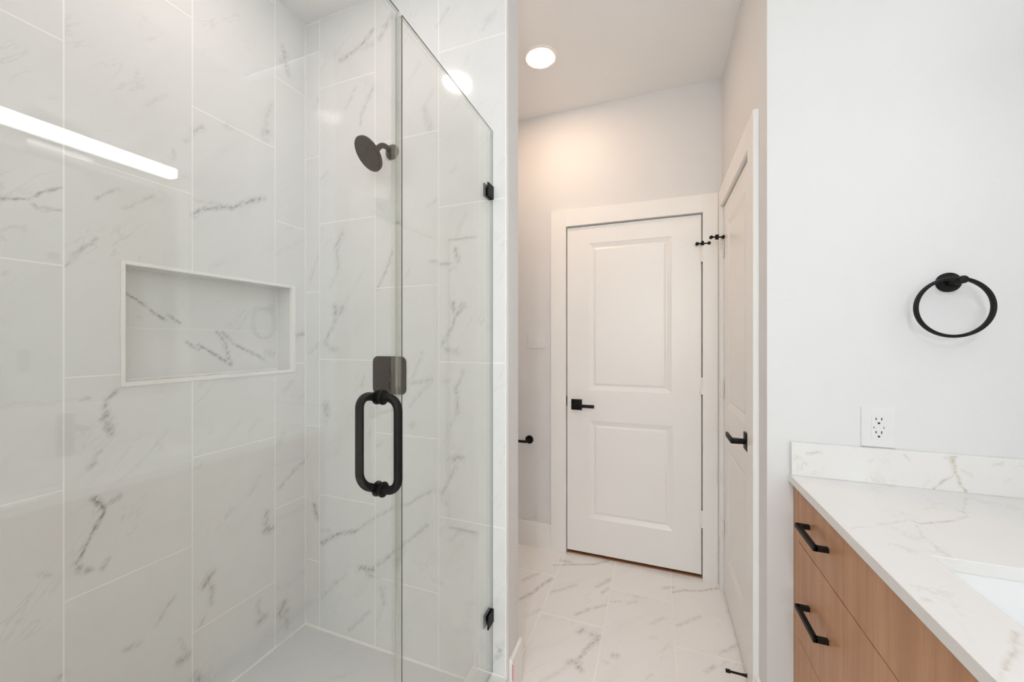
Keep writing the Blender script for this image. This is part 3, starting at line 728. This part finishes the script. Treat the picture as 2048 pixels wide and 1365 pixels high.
# casings
bm = BM()
y0, y1 = YB - .019, YB
box(bm, -.627, D1L, y0, y1, 0, 2.150, bevel=.0015)
box(bm, D1R, XR - .0195, y0, y1, 0, 2.150, bevel=.0015)
box(bm, D1L, D1R, y0, y1, DZ, 2.150, bevel=.0015)
box(bm, D1L, D1R, YB, YB + .119, DZ - .001, DZ + .02)
struct('trim_1', bm, M['trim'], 'flat white casing around the front facing door', 'door casing')
bm = BM()
x0, x1 = XR - .019, XR
box(bm, x0, x1, 1.566, D2N, 0, 2.150, bevel=.0015)
box(bm, x0, x1, D2F, YB - .0195, 0, 2.150, bevel=.0015)
box(bm, x0, x1, D2N, D2F, DZ, 2.150, bevel=.0015)
struct('trim_2', bm, M['trim'], 'flat white casing around the narrow side door', 'door casing')
# door stops inside the frames (seen as the dark line around the leaves)
bm = BM()
box(bm, D1L, D1L + .012, YB + .036, YB + .119, 0, DZ); box(bm, D1R - .012, D1R, YB + .036, YB + .119, 0, DZ)
box(bm, D1L + .012, D1R - .012, YB + .036, YB + .07, DZ - .014, DZ - .001)
struct('trim_3', bm, M['trim'], 'white jamb stops behind the front facing door', 'door jamb')

# baseboards
def baseboard(name, x0, x1, y0, y1, label, h=.160):
    bm = BM(); box(bm, x0, x1, y0, y1, 0, h, bevel=.002); struct(name, bm, M['trim'], label, 'baseboard')
baseboard('baseboard_back', XA, -.627, YB - .015, YB, 'tall flat white baseboard left of the front facing door')
baseboard('baseboard_partition', -.508, -.494, YS + .020, 1.437, 'short white baseboard on the end of the shower wall')
baseboard('baseboard_right', XR - .014, XR, YV - .0, 1.566, 'short white baseboard between the wall corner and the side door')
baseboard('baseboard_alcove', XA, XA + .015, 1.43, YB - .015, 'white baseboard on the left wall of the toilet room')
bm = BM(); box(bm, -.4938, -.4925, YS + .0185, YS + .024, .085, .143, bevel=.0004)
tag(mesh('tape_strip', bm, M['pink']), 'small pink tape sliver stuck on the end of the short baseboard', 'tape')

# ------------------------------------------------------------------ shower glass
def pane(bm, y0, y1, z0, z1, x=XG, t=.010):
    """clear faces, dark polished edge faces"""
    g = bmesh.new(); box(g, x - t / 2, x + t / 2, y0, y1, z0, z1)
    for f in g.faces:
        f.normal_update()
        f.material_index = 0 if abs(f.normal.x) > .9 else 1
    merge(bm, g)
GT = 2.107
SEAM = 0.757
fp = empty('fixed_glass_panel', (XG, 1.03, .109), 'clear fixed glass shower panel clipped to the tiled wall', 'glass panel')
bm = BM(); pane(bm, SEAM + .006, YS - .002, .110, GT); mesh('glass', bm, [M['glass'], M['glass_edge']], fp)
bm = BM()
box(bm, XG + .0035, XG + .0051, SEAM + .0058, YS - .002, GT - .0005, GT + .0011)
box(bm, XG + .0035, XG + .0051, SEAM + .0048, SEAM + .0064, .110, GT - .0005)
mesh('polished_edge', bm, M['arris'], fp, label='dark polished glass edge')
bm = BM(); box(bm, XG + .0050, XG + .0066, YS - .0022, YS - .0002, .110, GT); mesh('silicone', bm, M['silicone'], fp, label='thin grey silicone line')
for z in (1.853, 0.300):
    bm = BM()
    box(bm, XG + .0055, XG + .0105, 1.252, YS - .0003, z, z + .048, bevel=.0010)
    box(bm, XG - .0105, XG - .0055, 1.252, YS - .0003, z, z + .048, bevel=.0010)
    box(bm, XG - .0105, XG + .0105, YS - .0020, YS - .0003, z, z + .048)
    mesh('wall_clip', bm, M['black'], fp, label='black square wall clip')
dr = empty('glass_shower_door', (XG, .40, .12), 'clear glass shower door with a black loop pull handle', 'shower door')
bm = BM(); pane(bm, 0.049, SEAM - .006, .122, GT); mesh('glass', bm, [M['glass'], M['glass_edge']], dr)
bm = BM(); box(bm, XG + .0035, XG + .0051, 0.049, SEAM - .006, GT - .0005, GT + .0011)
mesh('polished_edge', bm, M['arris'], dr, label='dark polished glass edge')
bm = BM()
box(bm, XG + .0052, XG + .0066, SEAM - .020, SEAM + .001, .122, GT - .003)
box(bm, XG - .0066, XG - .0052, SEAM - .020, SEAM + .001, .122, GT - .003)
box(bm, XG - .0066, XG + .0066, SEAM - .0055, SEAM - .0035, .122, GT - .003)
box(bm, XG - .0080, XG - .0064, SEAM - .0035, SEAM + .004, .122, GT - .003)
mesh('seal_strip', bm, M['seal'], dr, label='clear vinyl seal strip')
# back-to-back pull: both bars and through-glass posts are one loop of tube
hy, z0, z1, rr = 0.692, 1.006, 1.209, .0095
xo, xi, cr = XG + .047, XG - .058, .028
pts = []
pts += arc((xo - cr, hy, z1 - cr), (1, 0, 0), (0, 0, 1), cr, 0, PI / 2, 8)
pts += arc((xi + cr, hy, z1 - cr), (1, 0, 0), (0, 0, 1), cr, PI / 2, PI, 8)
pts += arc((xi + cr, hy, z0 + cr), (1, 0, 0), (0, 0, 1), cr, PI, 1.5 * PI, 8)
pts += arc((xo - cr, hy, z0 + cr), (1, 0, 0), (0, 0, 1), cr, 1.5 * PI, 2 * PI, 8)
bm = BM(); tube(bm, pts, rr, 24, closed=True); ph = mesh('pull_handle', bm, M['black'], dr, smooth=True, label='matte black back-to-back loop handle')
for z in (z0, z1):
    for s in (1, -1):
        bm = BM(); cyl(bm, (XG + s * .0056, hy, z), (XG + s * .0105, hy, z), .0168, 32, .0014)
        mesh('washer', bm, M['black'], ph, smooth=True)
for z in (.35, 1.80):
    bm = BM()
    box(bm, XG + .0055, XG + .011, .000, .10, z, z + .09, bevel=.001); box(bm, XG - .011, XG - .0055, .000, .10, z, z + .09, bevel=.001)
    mesh('glass_hinge', bm, M['black'], dr, label='black glass hinge')
np_ = empty('glass_side_panel', (XG, -.2, .109), 'clear side glass panel the shower door hangs from', 'glass panel')
bm = BM(); pane(bm, YN + .002, 0.041, .110, GT); mesh('glass', bm, [M['glass'], M['glass_edge']], np_)

# ------------------------------------------------------------------ shower fittings
sh = empty('shower_fixture', (-1.012, YS, 2.108), 'dark round shower head on a short curved arm', 'shower head')
fz = 2.105
bm = BM(); lathe(bm, (-1.010, YS, fz), (-1.010, YS - .03, fz), [(0, .031), (.004, .031), (.009, .028), (.016, .017), (.022, .0125), (.026, .0115)], 36)
mesh('flange', bm, M['bronze'], sh, smooth=True)
phi, th = math.radians(25), math.radians(40)
nrm = Vector((-math.sin(phi) * math.cos(th), -math.cos(phi) * math.cos(th), -math.sin(th)))
hc = Vector((-1.030, 1.178, 2.045))
back = hc - nrm * .034
P0, P1, P2, P3 = Vector((-1.010, 1.295, fz)), Vector((-1.010, 1.225, fz + .014)), back - nrm * .035, back
arm = [P0 * (1 - t) ** 3 + P1 * 3 * t * (1 - t) ** 2 + P2 * 3 * t * t * (1 - t) + P3 * t ** 3 for t in [i / 16 for i in range(17)]]
bm = BM(); tube(bm, arm, .0105, 20); mesh('arm', bm, M['bronze'], sh, smooth=True)
bm = BM(); lathe(bm, hc - nrm * .036, hc + nrm * .01, [(0, .006), (.002, .013), (.010, .017), (.017, .016), (.020, .024), (.024, .062), (.0265, .0655), (.035, .0665), (.0375, .065)], 56)
hd = mesh('head', bm, M['bronze'], sh, smooth=True)
bm = BM(); lathe(bm, hc + nrm * .0010, hc + nrm * .01, [(0, .0615), (.0022, .0615), (.0028, .060)], 56)
t = bmesh.new()
fm = frame_to(hc + nrm * .0035, hc + nrm * .02)
for ring_r, cnt in ((.0, 1), (.012, 7), (.024, 14), (.036, 20), (.046, 27), (.055, 32)):
    for i in range(cnt):
        a = 2 * PI * i / cnt
        p = fm @ Vector((ring_r * math.cos(a), ring_r * math.sin(a), 0))
        lathe(bm, p, p + nrm, [(0, .0016), (.0012, .0012)], 6)
t.free()
mesh('spray_face', bm, M['nozzle'], hd)

vx, vz = -1.024, 1.1925
sv = empty('shower_valve', (vx, YS, vz), 'dark rounded square shower control plate on the tiled wall', 'shower valve')
bm = BM(); rounded_plate(bm, (vx, YS, vz), (1, 0, 0), (0, 0, 1), .163, .155, .024, .006, .0015)
mesh('plate', bm, M['bronze'], sv, smooth=True)
bm = BM(); lathe(bm, (vx, YS - .005, vz), (vx, YS - .05, vz), [(0, .024), (.016, .024), (.018, .022), (.018, 0)], 36)
kn = mesh('knob', bm, M['bronze'], sv, smooth=True)
bm = BM(); box(bm, vx - .005, vx + .005, YS - .023, YS - .015, vz - .055, vz, bevel=.001)
mesh('lever', bm, M['bronze'], kn)

# ------------------------------------------------------------------ recessed lights
def downlight(x, y, zc, mat, label, r=.068, group='recessed ceiling lights'):
    e = empty('recessed_light', (x, y, zc), label, 'ceiling light', group)
    bm = BM(); lathe(bm, (x, y, zc), (x, y, zc - .02), [(0, r + .018), (.004, r + .017), (.006, r + .012), (.004, r), (.002, r), (.002, 0)], 48)
    mesh('trim_ring', bm, M['trim'], e, smooth=True)
    bm = BM(); lathe(bm, (x, y, zc - .0025), (x, y, zc - .02), [(0, r - .001), (.0035, r - .002), (.0045, r * .9), (.005, 0)], 48)
    mesh('lens', bm, mat, e, smooth=True, label='glowing round lens')
    return e
downlight(-.555, 1.893, ZA, M['lamp_alcove'], 'round recessed light glowing in the ceiling of the toilet room')
downlight(-1.028, .722, ZC, M['lamp_shower'], 'round recessed light in the ceiling above the shower, seen mirrored in the tile')
downlight(.10, -1.35, ZC, M['lamp_rear_fill'], 'round recessed light added in the ceiling behind the viewer as fill')  # unseen lamp added to brighten the room from behind


# ------------------------------------------------------------------ wall plates and fittings
tr = empty('towel_ring', (.779, YV, 1.500), 'matte black towel ring hanging on a round wall mount', 'towel ring')
bm = BM(); lathe(bm, (.779, YV, 1.500), (.779, YV - .02, 1.500), [(0, .0275), (.007, .0275), (.009, .0262), (.009, 0)], 48); mesh('mount', bm, M['black'], tr, smooth=True)
bm = BM(); cyl(bm, (.779, YV - .008, 1.500), (.779, YV - .066, 1.500), .0105, 24, .003); mesh('post', bm, M['black'], tr, smooth=True)
bm = BM()
rc = Vector((.762, YV - .056, 1.4255)); pts = [rc + Vector((.0805 * math.cos(a), 0, .0805 * math.sin(a))) for a in [2 * PI * i / 72 for i in range(72)]]
R_ = .0795
sec = [(.0043 * math.copysign(abs(math.cos(a)) ** .6, math.cos(a)), .0076 * math.copysign(abs(math.sin(a)) ** .6, math.sin(a))) for a in [2 * PI * i / 20 for i in range(20)]]
rings = [[bm.verts.new((rc.x + (R_ + dr_) * math.cos(a), rc.y + dy_, rc.z + (R_ + dr_) * math.sin(a))) for dr_, dy_ in sec] for a in [2 * PI * i / 96 for i in range(96)]]
for i in range(96):
    p, q = rings[i], rings[(i + 1) % 96]
    for k in range(20): bm.faces.new((p[k], p[(k + 1) % 20], q[(k + 1) % 20], q[k]))
mesh('ring', bm, M['black'], tr, smooth=True)

ox, oz = .622, 1.0745
ot = empty('wall_outlet', (ox, YV, oz), 'white ground fault outlet above the stone backsplash', 'outlet')
bm = BM(); rounded_plate(bm, (ox, YV, oz), (1, 0, 0), (0, 0, 1), .082, .118, .003, .0055, .002)
pl = mesh('cover_plate', bm, M['plastic'], ot)
for s in (1, -1):
    bm = BM(); lathe(bm, (ox, YV - .005, oz + s * .048), (ox, YV - .02, oz + s * .048), [(0, .003), (.0012, .0028), (.0016, .0015)], 16); mesh('screw', bm, M['plastic'], pl)
bm = BM(); box(bm, ox - .0166, ox + .0166, YV - .0066, YV - .005, oz - .0333, oz + .0333, bevel=.0004)
rcp = mesh('receptacle', bm, M['plastic'], ot)
bm = BM()
yy0, yy1 = YV - .0070, YV - .0060
for s in (1, -1):
    c = oz + (.0185 if s > 0 else -.0215)
    box(bm, ox - .0078, ox - .0055, yy0, yy1, c + .0035, c + .0105)
    box(bm, ox + .0053, ox + .0077, yy0, yy1, c + .0030, c + .0110)
    lathe(bm, (ox, yy1, c - .0055), (ox, yy0, c - .0055), [(0, .0030), (.001, .0030)], 16)
box(bm, ox - .0125, ox - .0108, yy0, yy1, oz - .003, oz + .002); box(bm, ox + .0108, ox + .0125, yy0, yy1, oz - .003, oz + .002)
mesh('slots', bm, M['slot'], rcp, label='dark socket slots')
bm = BM()
box(bm, ox - .0080, ox + .0080, YV - .0072, YV - .006, oz + .0008, oz + .0062, bevel=.0003)
box(bm, ox - .0080, ox + .0080, YV - .0072, YV - .006, oz - .0064, oz - .0010, bevel=.0003)
mesh('test_button', bm, M['plastic'], rcp)

sx, sz = -.731, 1.345
sw = empty('light_switch', (sx, YB, sz), 'white double rocker light switch left of the door casing', 'light switch')
bm = BM(); rounded_plate(bm, (sx, YB, sz), (1, 0, 0), (0, 0, 1), .117, .122, .003, .0055, .002); pl = mesh('cover_plate', bm, M['plastic'], sw)
for k in (-1, 1):
    for s in (1, -1):
        bm = BM(); lathe(bm, (sx + k * .023, YB - .005, sz + s * .048), (sx + k * .023, YB - .02, sz + s * .048), [(0, .003), (.0012, .0028), (.0016, .0015)], 12); mesh('screw', bm, M['plastic'], pl)
    t = bmesh.new(); box(t, sx + k * .023 - .0163, sx + k * .023 + .0163, YB - .0068, YB - .004, sz - .033, sz + .033)
    for v in t.verts:
        if v.co.y < YB - .006: v.co.y += (.003 if (v.co.z > sz) == (k > 0) else -.0012)
    bm = BM(); merge(bm, t); mesh('rocker', bm, M['plastic'], sw)

tp = empty('toilet_paper_holder', (-.775, YB, .690), 'matte black toilet paper holder on the wall left of the door', 'paper holder')
bm = BM(); lathe(bm, (-.775, YB, .690), (-.775, YB - .02, .690), [(0, .0265), (.007, .0265), (.009, .025), (.009, 0)], 40); mesh('mount', bm, M['black'], tp, smooth=True)
bm = BM()
pts = [Vector((-.775, YB - .005, .690)), Vector((-.775, YB - .045, .690))] + arc((-.790, YB - .050, .690), (1, 0, 0), (0, -1, 0), .015, 0, PI / 2, 6) + [Vector((-.945, YB - .065, .690))]
tube(bm, pts, .0085, 18); mesh('bar', bm, M['black'], tp, smooth=True)

def pin_stop(loc, mtx, label):
    e = empty('hinge_pin_stop', loc, label, 'door stop', 'hinge pin door stops')
    T = Matrix.Translation(loc) @ mtx
    bm = BM(); t = bmesh.new(); cyl(t, (0, 0, -.011), (0, 0, .013), .0090, 16, .001); merge(bm, t, 0, T); mesh('collar', bm, M['black'], e, smooth=True)
    bm = BM(); t = bmesh.new(); cyl(t, (-.024, -.012, -.001), (.024, -.004, -.001), .0040, 10); merge(bm, t, 0, T); mesh('rod', bm, M['black'], e, smooth=True)
    for xx, yy in ((-.030, -.016), (.030, -.010)):
        bm = BM(); t = bmesh.new(); cyl(t, (xx, yy, -.001), (xx, yy + .014, -.001), .0090, 14, .001)
        merge(bm, t, 0, T); mesh('bumper', bm, M['black'], e, smooth=True)
    return e
pin_stop((.243, YB - .012, 1.876), Matrix.Rotation(0, 4, 'Z'), 'small black door stop on the top hinge of the front facing door')
pin_stop((.3005, 2.283, 1.882), Matrix.Rotation(.12, 4, 'Z'), 'small black door stop on the top hinge of the narrow side door')
ds = empty('door_stop', (.336, 1.688, .054), 'small black rod door stop at the foot of the narrow side door', 'door stop')
bm = BM(); lathe(bm, (.336, 1.688, .054), (.25, 1.688, .054), [(0, .0125), (.004, .0118), (.014, .006), (.030, .0042), (.070, .0040)], 20); mesh('rod', bm, M['black'], ds, smooth=True)
bm = BM(); cyl(bm, (.268, 1.688, .054), (.252, 1.688, .054), .0068, 16, .001); mesh('tip', bm, M['black'], ds, smooth=True)

# ------------------------------------------------------------------ vanity
FX = .410
VY0 = .035
vc = empty('vanity_cabinet', (.69, .75, 0), 'warm oak vanity cabinet with slab drawers and black pulls', 'cabinet')
bm = BM()
x0, x1, y0, y1 = FX + .0195, XM - .001, VY0 + .001, YV - .001
box(bm, x0, x1, y0, y0 + .018, .10, .8845); box(bm, x0, x1, y1 - .018, y1, .10, .8845)
box(bm, x1 - .012, x1, y0 + .018, y1 - .018, .10, .8845); box(bm, x0, x1 - .012, y0 + .018, y1 - .018, .10, .118)
for yy in (.390, 1.110): box(bm, x0, x1 - .012, yy - .009, yy + .009, .118, .8845)
box(bm, x0, x0 + .015, y0 + .018, .381, .118, .8845); box(bm, x0, x0 + .015, .399, 1.101, .118, .8845); box(bm, x0, x0 + .015, 1.119, y1 - .018, .118, .8845)
mesh('carcass', bm, M['wood'], vc)
bm = BM(); box(bm, FX + .07, XM - .01, VY0 + .01, YV - .01, 0, .0995); mesh('toe_kick', bm, M['toe'], vc)
bm = BM(); box(bm, FX, FX + .019, 1.4205, YV - .001, .10, .884, bevel=.0006); mesh('filler', bm, M['wood'], vc)
def pull(parent, yc, z, CT=.128):
    bm = BM(); x = FX - .034
    for s in (1, -1):
        box(bm, x + .004, FX, yc + s * CT / 2 - .0062, yc + s * CT / 2 + .0062, z - .0062, z + .0062, bevel=.0006)
    box(bm, x, x + .0115, yc - CT / 2 - .0062, yc + CT / 2 + .0062, z - .0062, z + .0062, bevel=.0008)
    mesh('pull', bm, M['black'], parent, label='black square bar pull')
for z0_, z1_, hz in ((.7185, .880, .800), (.4215, .7155, .566), (.105, .4185, .262)):
    for ya, yb in ((1.1103, 1.4165), (.0405, .3885)):
        bm = BM(); box(bm, FX, FX + .019, ya, yb, z0_, z1_, bevel=.0007); d = mesh('drawer', bm, M['wood'], vc)
        pull(d, (ya + yb) / 2, hz)
bm = BM(); box(bm, FX, FX + .019, .3915, 1.1097, .7185, .880, bevel=.0007); mesh('false_front', bm, M['wood'], vc)
for ya, yb in ((.3915, .7485), (.7515, 1.1097)):
    bm = BM(); box(bm, FX, FX + .019, ya, yb, .105, .7155, bevel=.0007); mesh('door', bm, M['wood'], vc)

# counter with sink cut-out
CX = .396
SX0, SX1, SY0, SY1 = .508, .860, .500, 1.000
ct = BM()
xs, ys = (CX, SX0, SX1, XM - .0005), (VY0 - .01, SY0, SY1, YV - .0005)
t = bmesh.new()
gv = {}
def V(x, y, z):
    k = (round(x, 5), round(y, 5), round(z, 5))
    if k not in gv: gv[k] = t.verts.new((x, y, z))
    return gv[k]
for zz in (.885, .910):
    for i in range(3):
        for j in range(3):
            if i == 1 and j == 1: continue
            t.faces.new([V(xs[i], ys[j], zz), V(xs[i + 1], ys[j], zz), V(xs[i + 1], ys[j + 1], zz), V(xs[i], ys[j + 1], zz)])
for (i0, i1) in ((0, 1), (1, 2), (2, 3)):
    for yy in (ys[0], ys[3]): t.faces.new([V(xs[i0], yy, .885), V(xs[i1], yy, .885), V(xs[i1], yy, .910), V(xs[i0], yy, .910)])
    for xx in (xs[0], xs[3]): t.faces.new([V(xx, ys[i0], .885), V(xx, ys[i1], .885), V(xx, ys[i1], .910), V(xx, ys[i0], .910)])
for yy in (SY0, SY1): t.faces.new([V(SX0, yy, .885), V(SX1, yy, .885), V(SX1, yy, .910), V(SX0, yy, .910)])
for xx in (SX0, SX1): t.faces.new([V(xx, SY0, .885), V(xx, SY1, .885), V(xx, SY1, .910), V(xx, SY0, .910)])
bmesh.ops.recalc_face_normals(t, faces=t.faces)
eds = [e for e in t.edges if len(e.link_faces) == 2 and e.calc_face_angle() > 1.0]
bmesh.ops.bevel(t, geom=eds, offset=.0016, segments=2, profile=.5, affect='EDGES')
merge(ct, t)
tag(mesh('countertop', ct, M['counter']), 'white quartz vanity top with faint tan veins', 'countertop')
bm = BM(); box(bm, CX + .004, XM - .021, YV - .0205, YV - .0005, .9102, 1.0135, bevel=.0008)
tag(mesh('backsplash', bm, M['splash']), 'low white quartz side splash with a tan vein under the outlet', 'backsplash')
bm = BM(); box(bm, XM - .0205, XM - .0005, VY0, YV - .0008, .9102, 1.0135, bevel=.0008)
tag(mesh('backsplash', bm, M['splash']), 'low white quartz splash under the mirror', 'backsplash')
# undermount sink
sk = empty('undermount_sink', (.684, .75, .72), 'white rectangular undermount sink set below the quartz top', 'sink')
bm = BM()
t = bmesh.new()
def ringv(x0, x1, y0, y1, z, r, n=6):
    out = []
    for (cx, cy, a0) in ((x1 - r, y1 - r, 0), (x0 + r, y1 - r, PI / 2), (x0 + r, y0 + r, PI), (x1 - r, y0 + r, 1.5 * PI)):
        for i in range(n + 1):
            a = a0 + PI / 2 * i / n
            out.append(t.verts.new((cx + r * math.cos(a), cy + r * math.sin(a), z)))
    return out
g = .004
lv = [(g + .014, .884, .03), (-g, .884, .022), (-g - .002, .86, .022), (-g - .010, .77, .03), (-g - .022, .742, .04), (-g - .05, .732, .05)]
rs = [ringv(SX0 - o, SX1 + o, SY0 - o, SY1 + o, z, r) for o, z, r in [(-a if a < 0 else a, b, c) for a, b, c in [(g + .014, .884, .03), (g, .884, .022)]]]
rs += [ringv(SX0 - o, SX1 + o, SY0 - o, SY1 + o, z, r) for o, z, r in ((g - .002, .86, .022), (-.006, .77, .03), (-.018, .742, .04), (-.05, .732, .05))]
for k in range(len(rs) - 1):
    p, q = rs[k], rs[k + 1]
    for i in range(len(p)):
        j = (i + 1) % len(p); t.faces.new((p[i], p[j], q[j], q[i]))
t.faces.new(rs[-1])
merge(bm, t)
bmesh.ops.recalc_face_normals(bm, faces=bm.faces)
o = mesh('basin', bm, M['ceramic'], sk, smooth=True)
bm = BM(); lathe(bm, (.684, .75, .7322), (.684, .75, .74), [(0, .022), (.002, .021), (.003, .016), (.003, 0)], 32); mesh('drain', bm, M['black'], sk, smooth=True)

# faucet (stands out of frame, seen mirrored in the shower glass)
fc = empty('faucet', (.905, .75, .910), 'dark single hole faucet behind the sink, mirrored in the shower glass', 'faucet')
bm = BM(); cyl(bm, (.905, .75, .9103), (.905, .75, 1.055), .022, 32, .002); mesh('body', bm, M['black'], fc, smooth=True)
bm = BM(); box(bm, .775, .905, .735, .765, 1.010, 1.026, bevel=.002); mesh('spout', bm, M['black'], fc)
bm = BM(); box(bm, .86, .93, .742, .758, 1.056, 1.064, bevel=.001); mesh('handle', bm, M['black'], fc)

# mirror and bar light on the mirror wall (both seen only as reflections)
mi = empty('wall_mirror_glass', (XM, .75, 1.56), 'rounded rectangular wall mirror above the vanity, seen only in reflections', 'mirror')
bm = BM(); rounded_plate(bm, (XM - .0003, .75, 1.555), (0, -1, 0), (0, 0, 1), .874, .920, .05, .006, .0015)
bm.normal_update()
mesh('glass', bm, M['mirror'], mi)
vl = empty('vanity_light', (XM, .75, 2.082), 'long glowing bar light above the mirror, seen as a white streak in the glass', 'wall light')
bm = BM(); box(bm, XM - .028, XM - .0003, .665, .835, 2.005, 2.155, bevel=.002); mesh('back_plate', bm, M['chrome'], vl)
bm = BM(); box(bm, XM - .05, XM - .028, .700, .800, 2.062, 2.102, bevel=.001); mesh('bracket', bm, M['chrome'], vl)
bm = BM(); box(bm, XM - .062, XM - .05, .411, 1.089, 2.058, 2.106, bevel=.001); mesh('housing', bm, M['chrome'], vl)
bm = BM(); box(bm, XM - .092, XM - .0621, .413, 1.087, 2.060, 2.104, bevel=.009, seg=4); mesh('diffuser', bm, M['lamp_bar'], vl, smooth=True, label='glowing white bar diffuser')
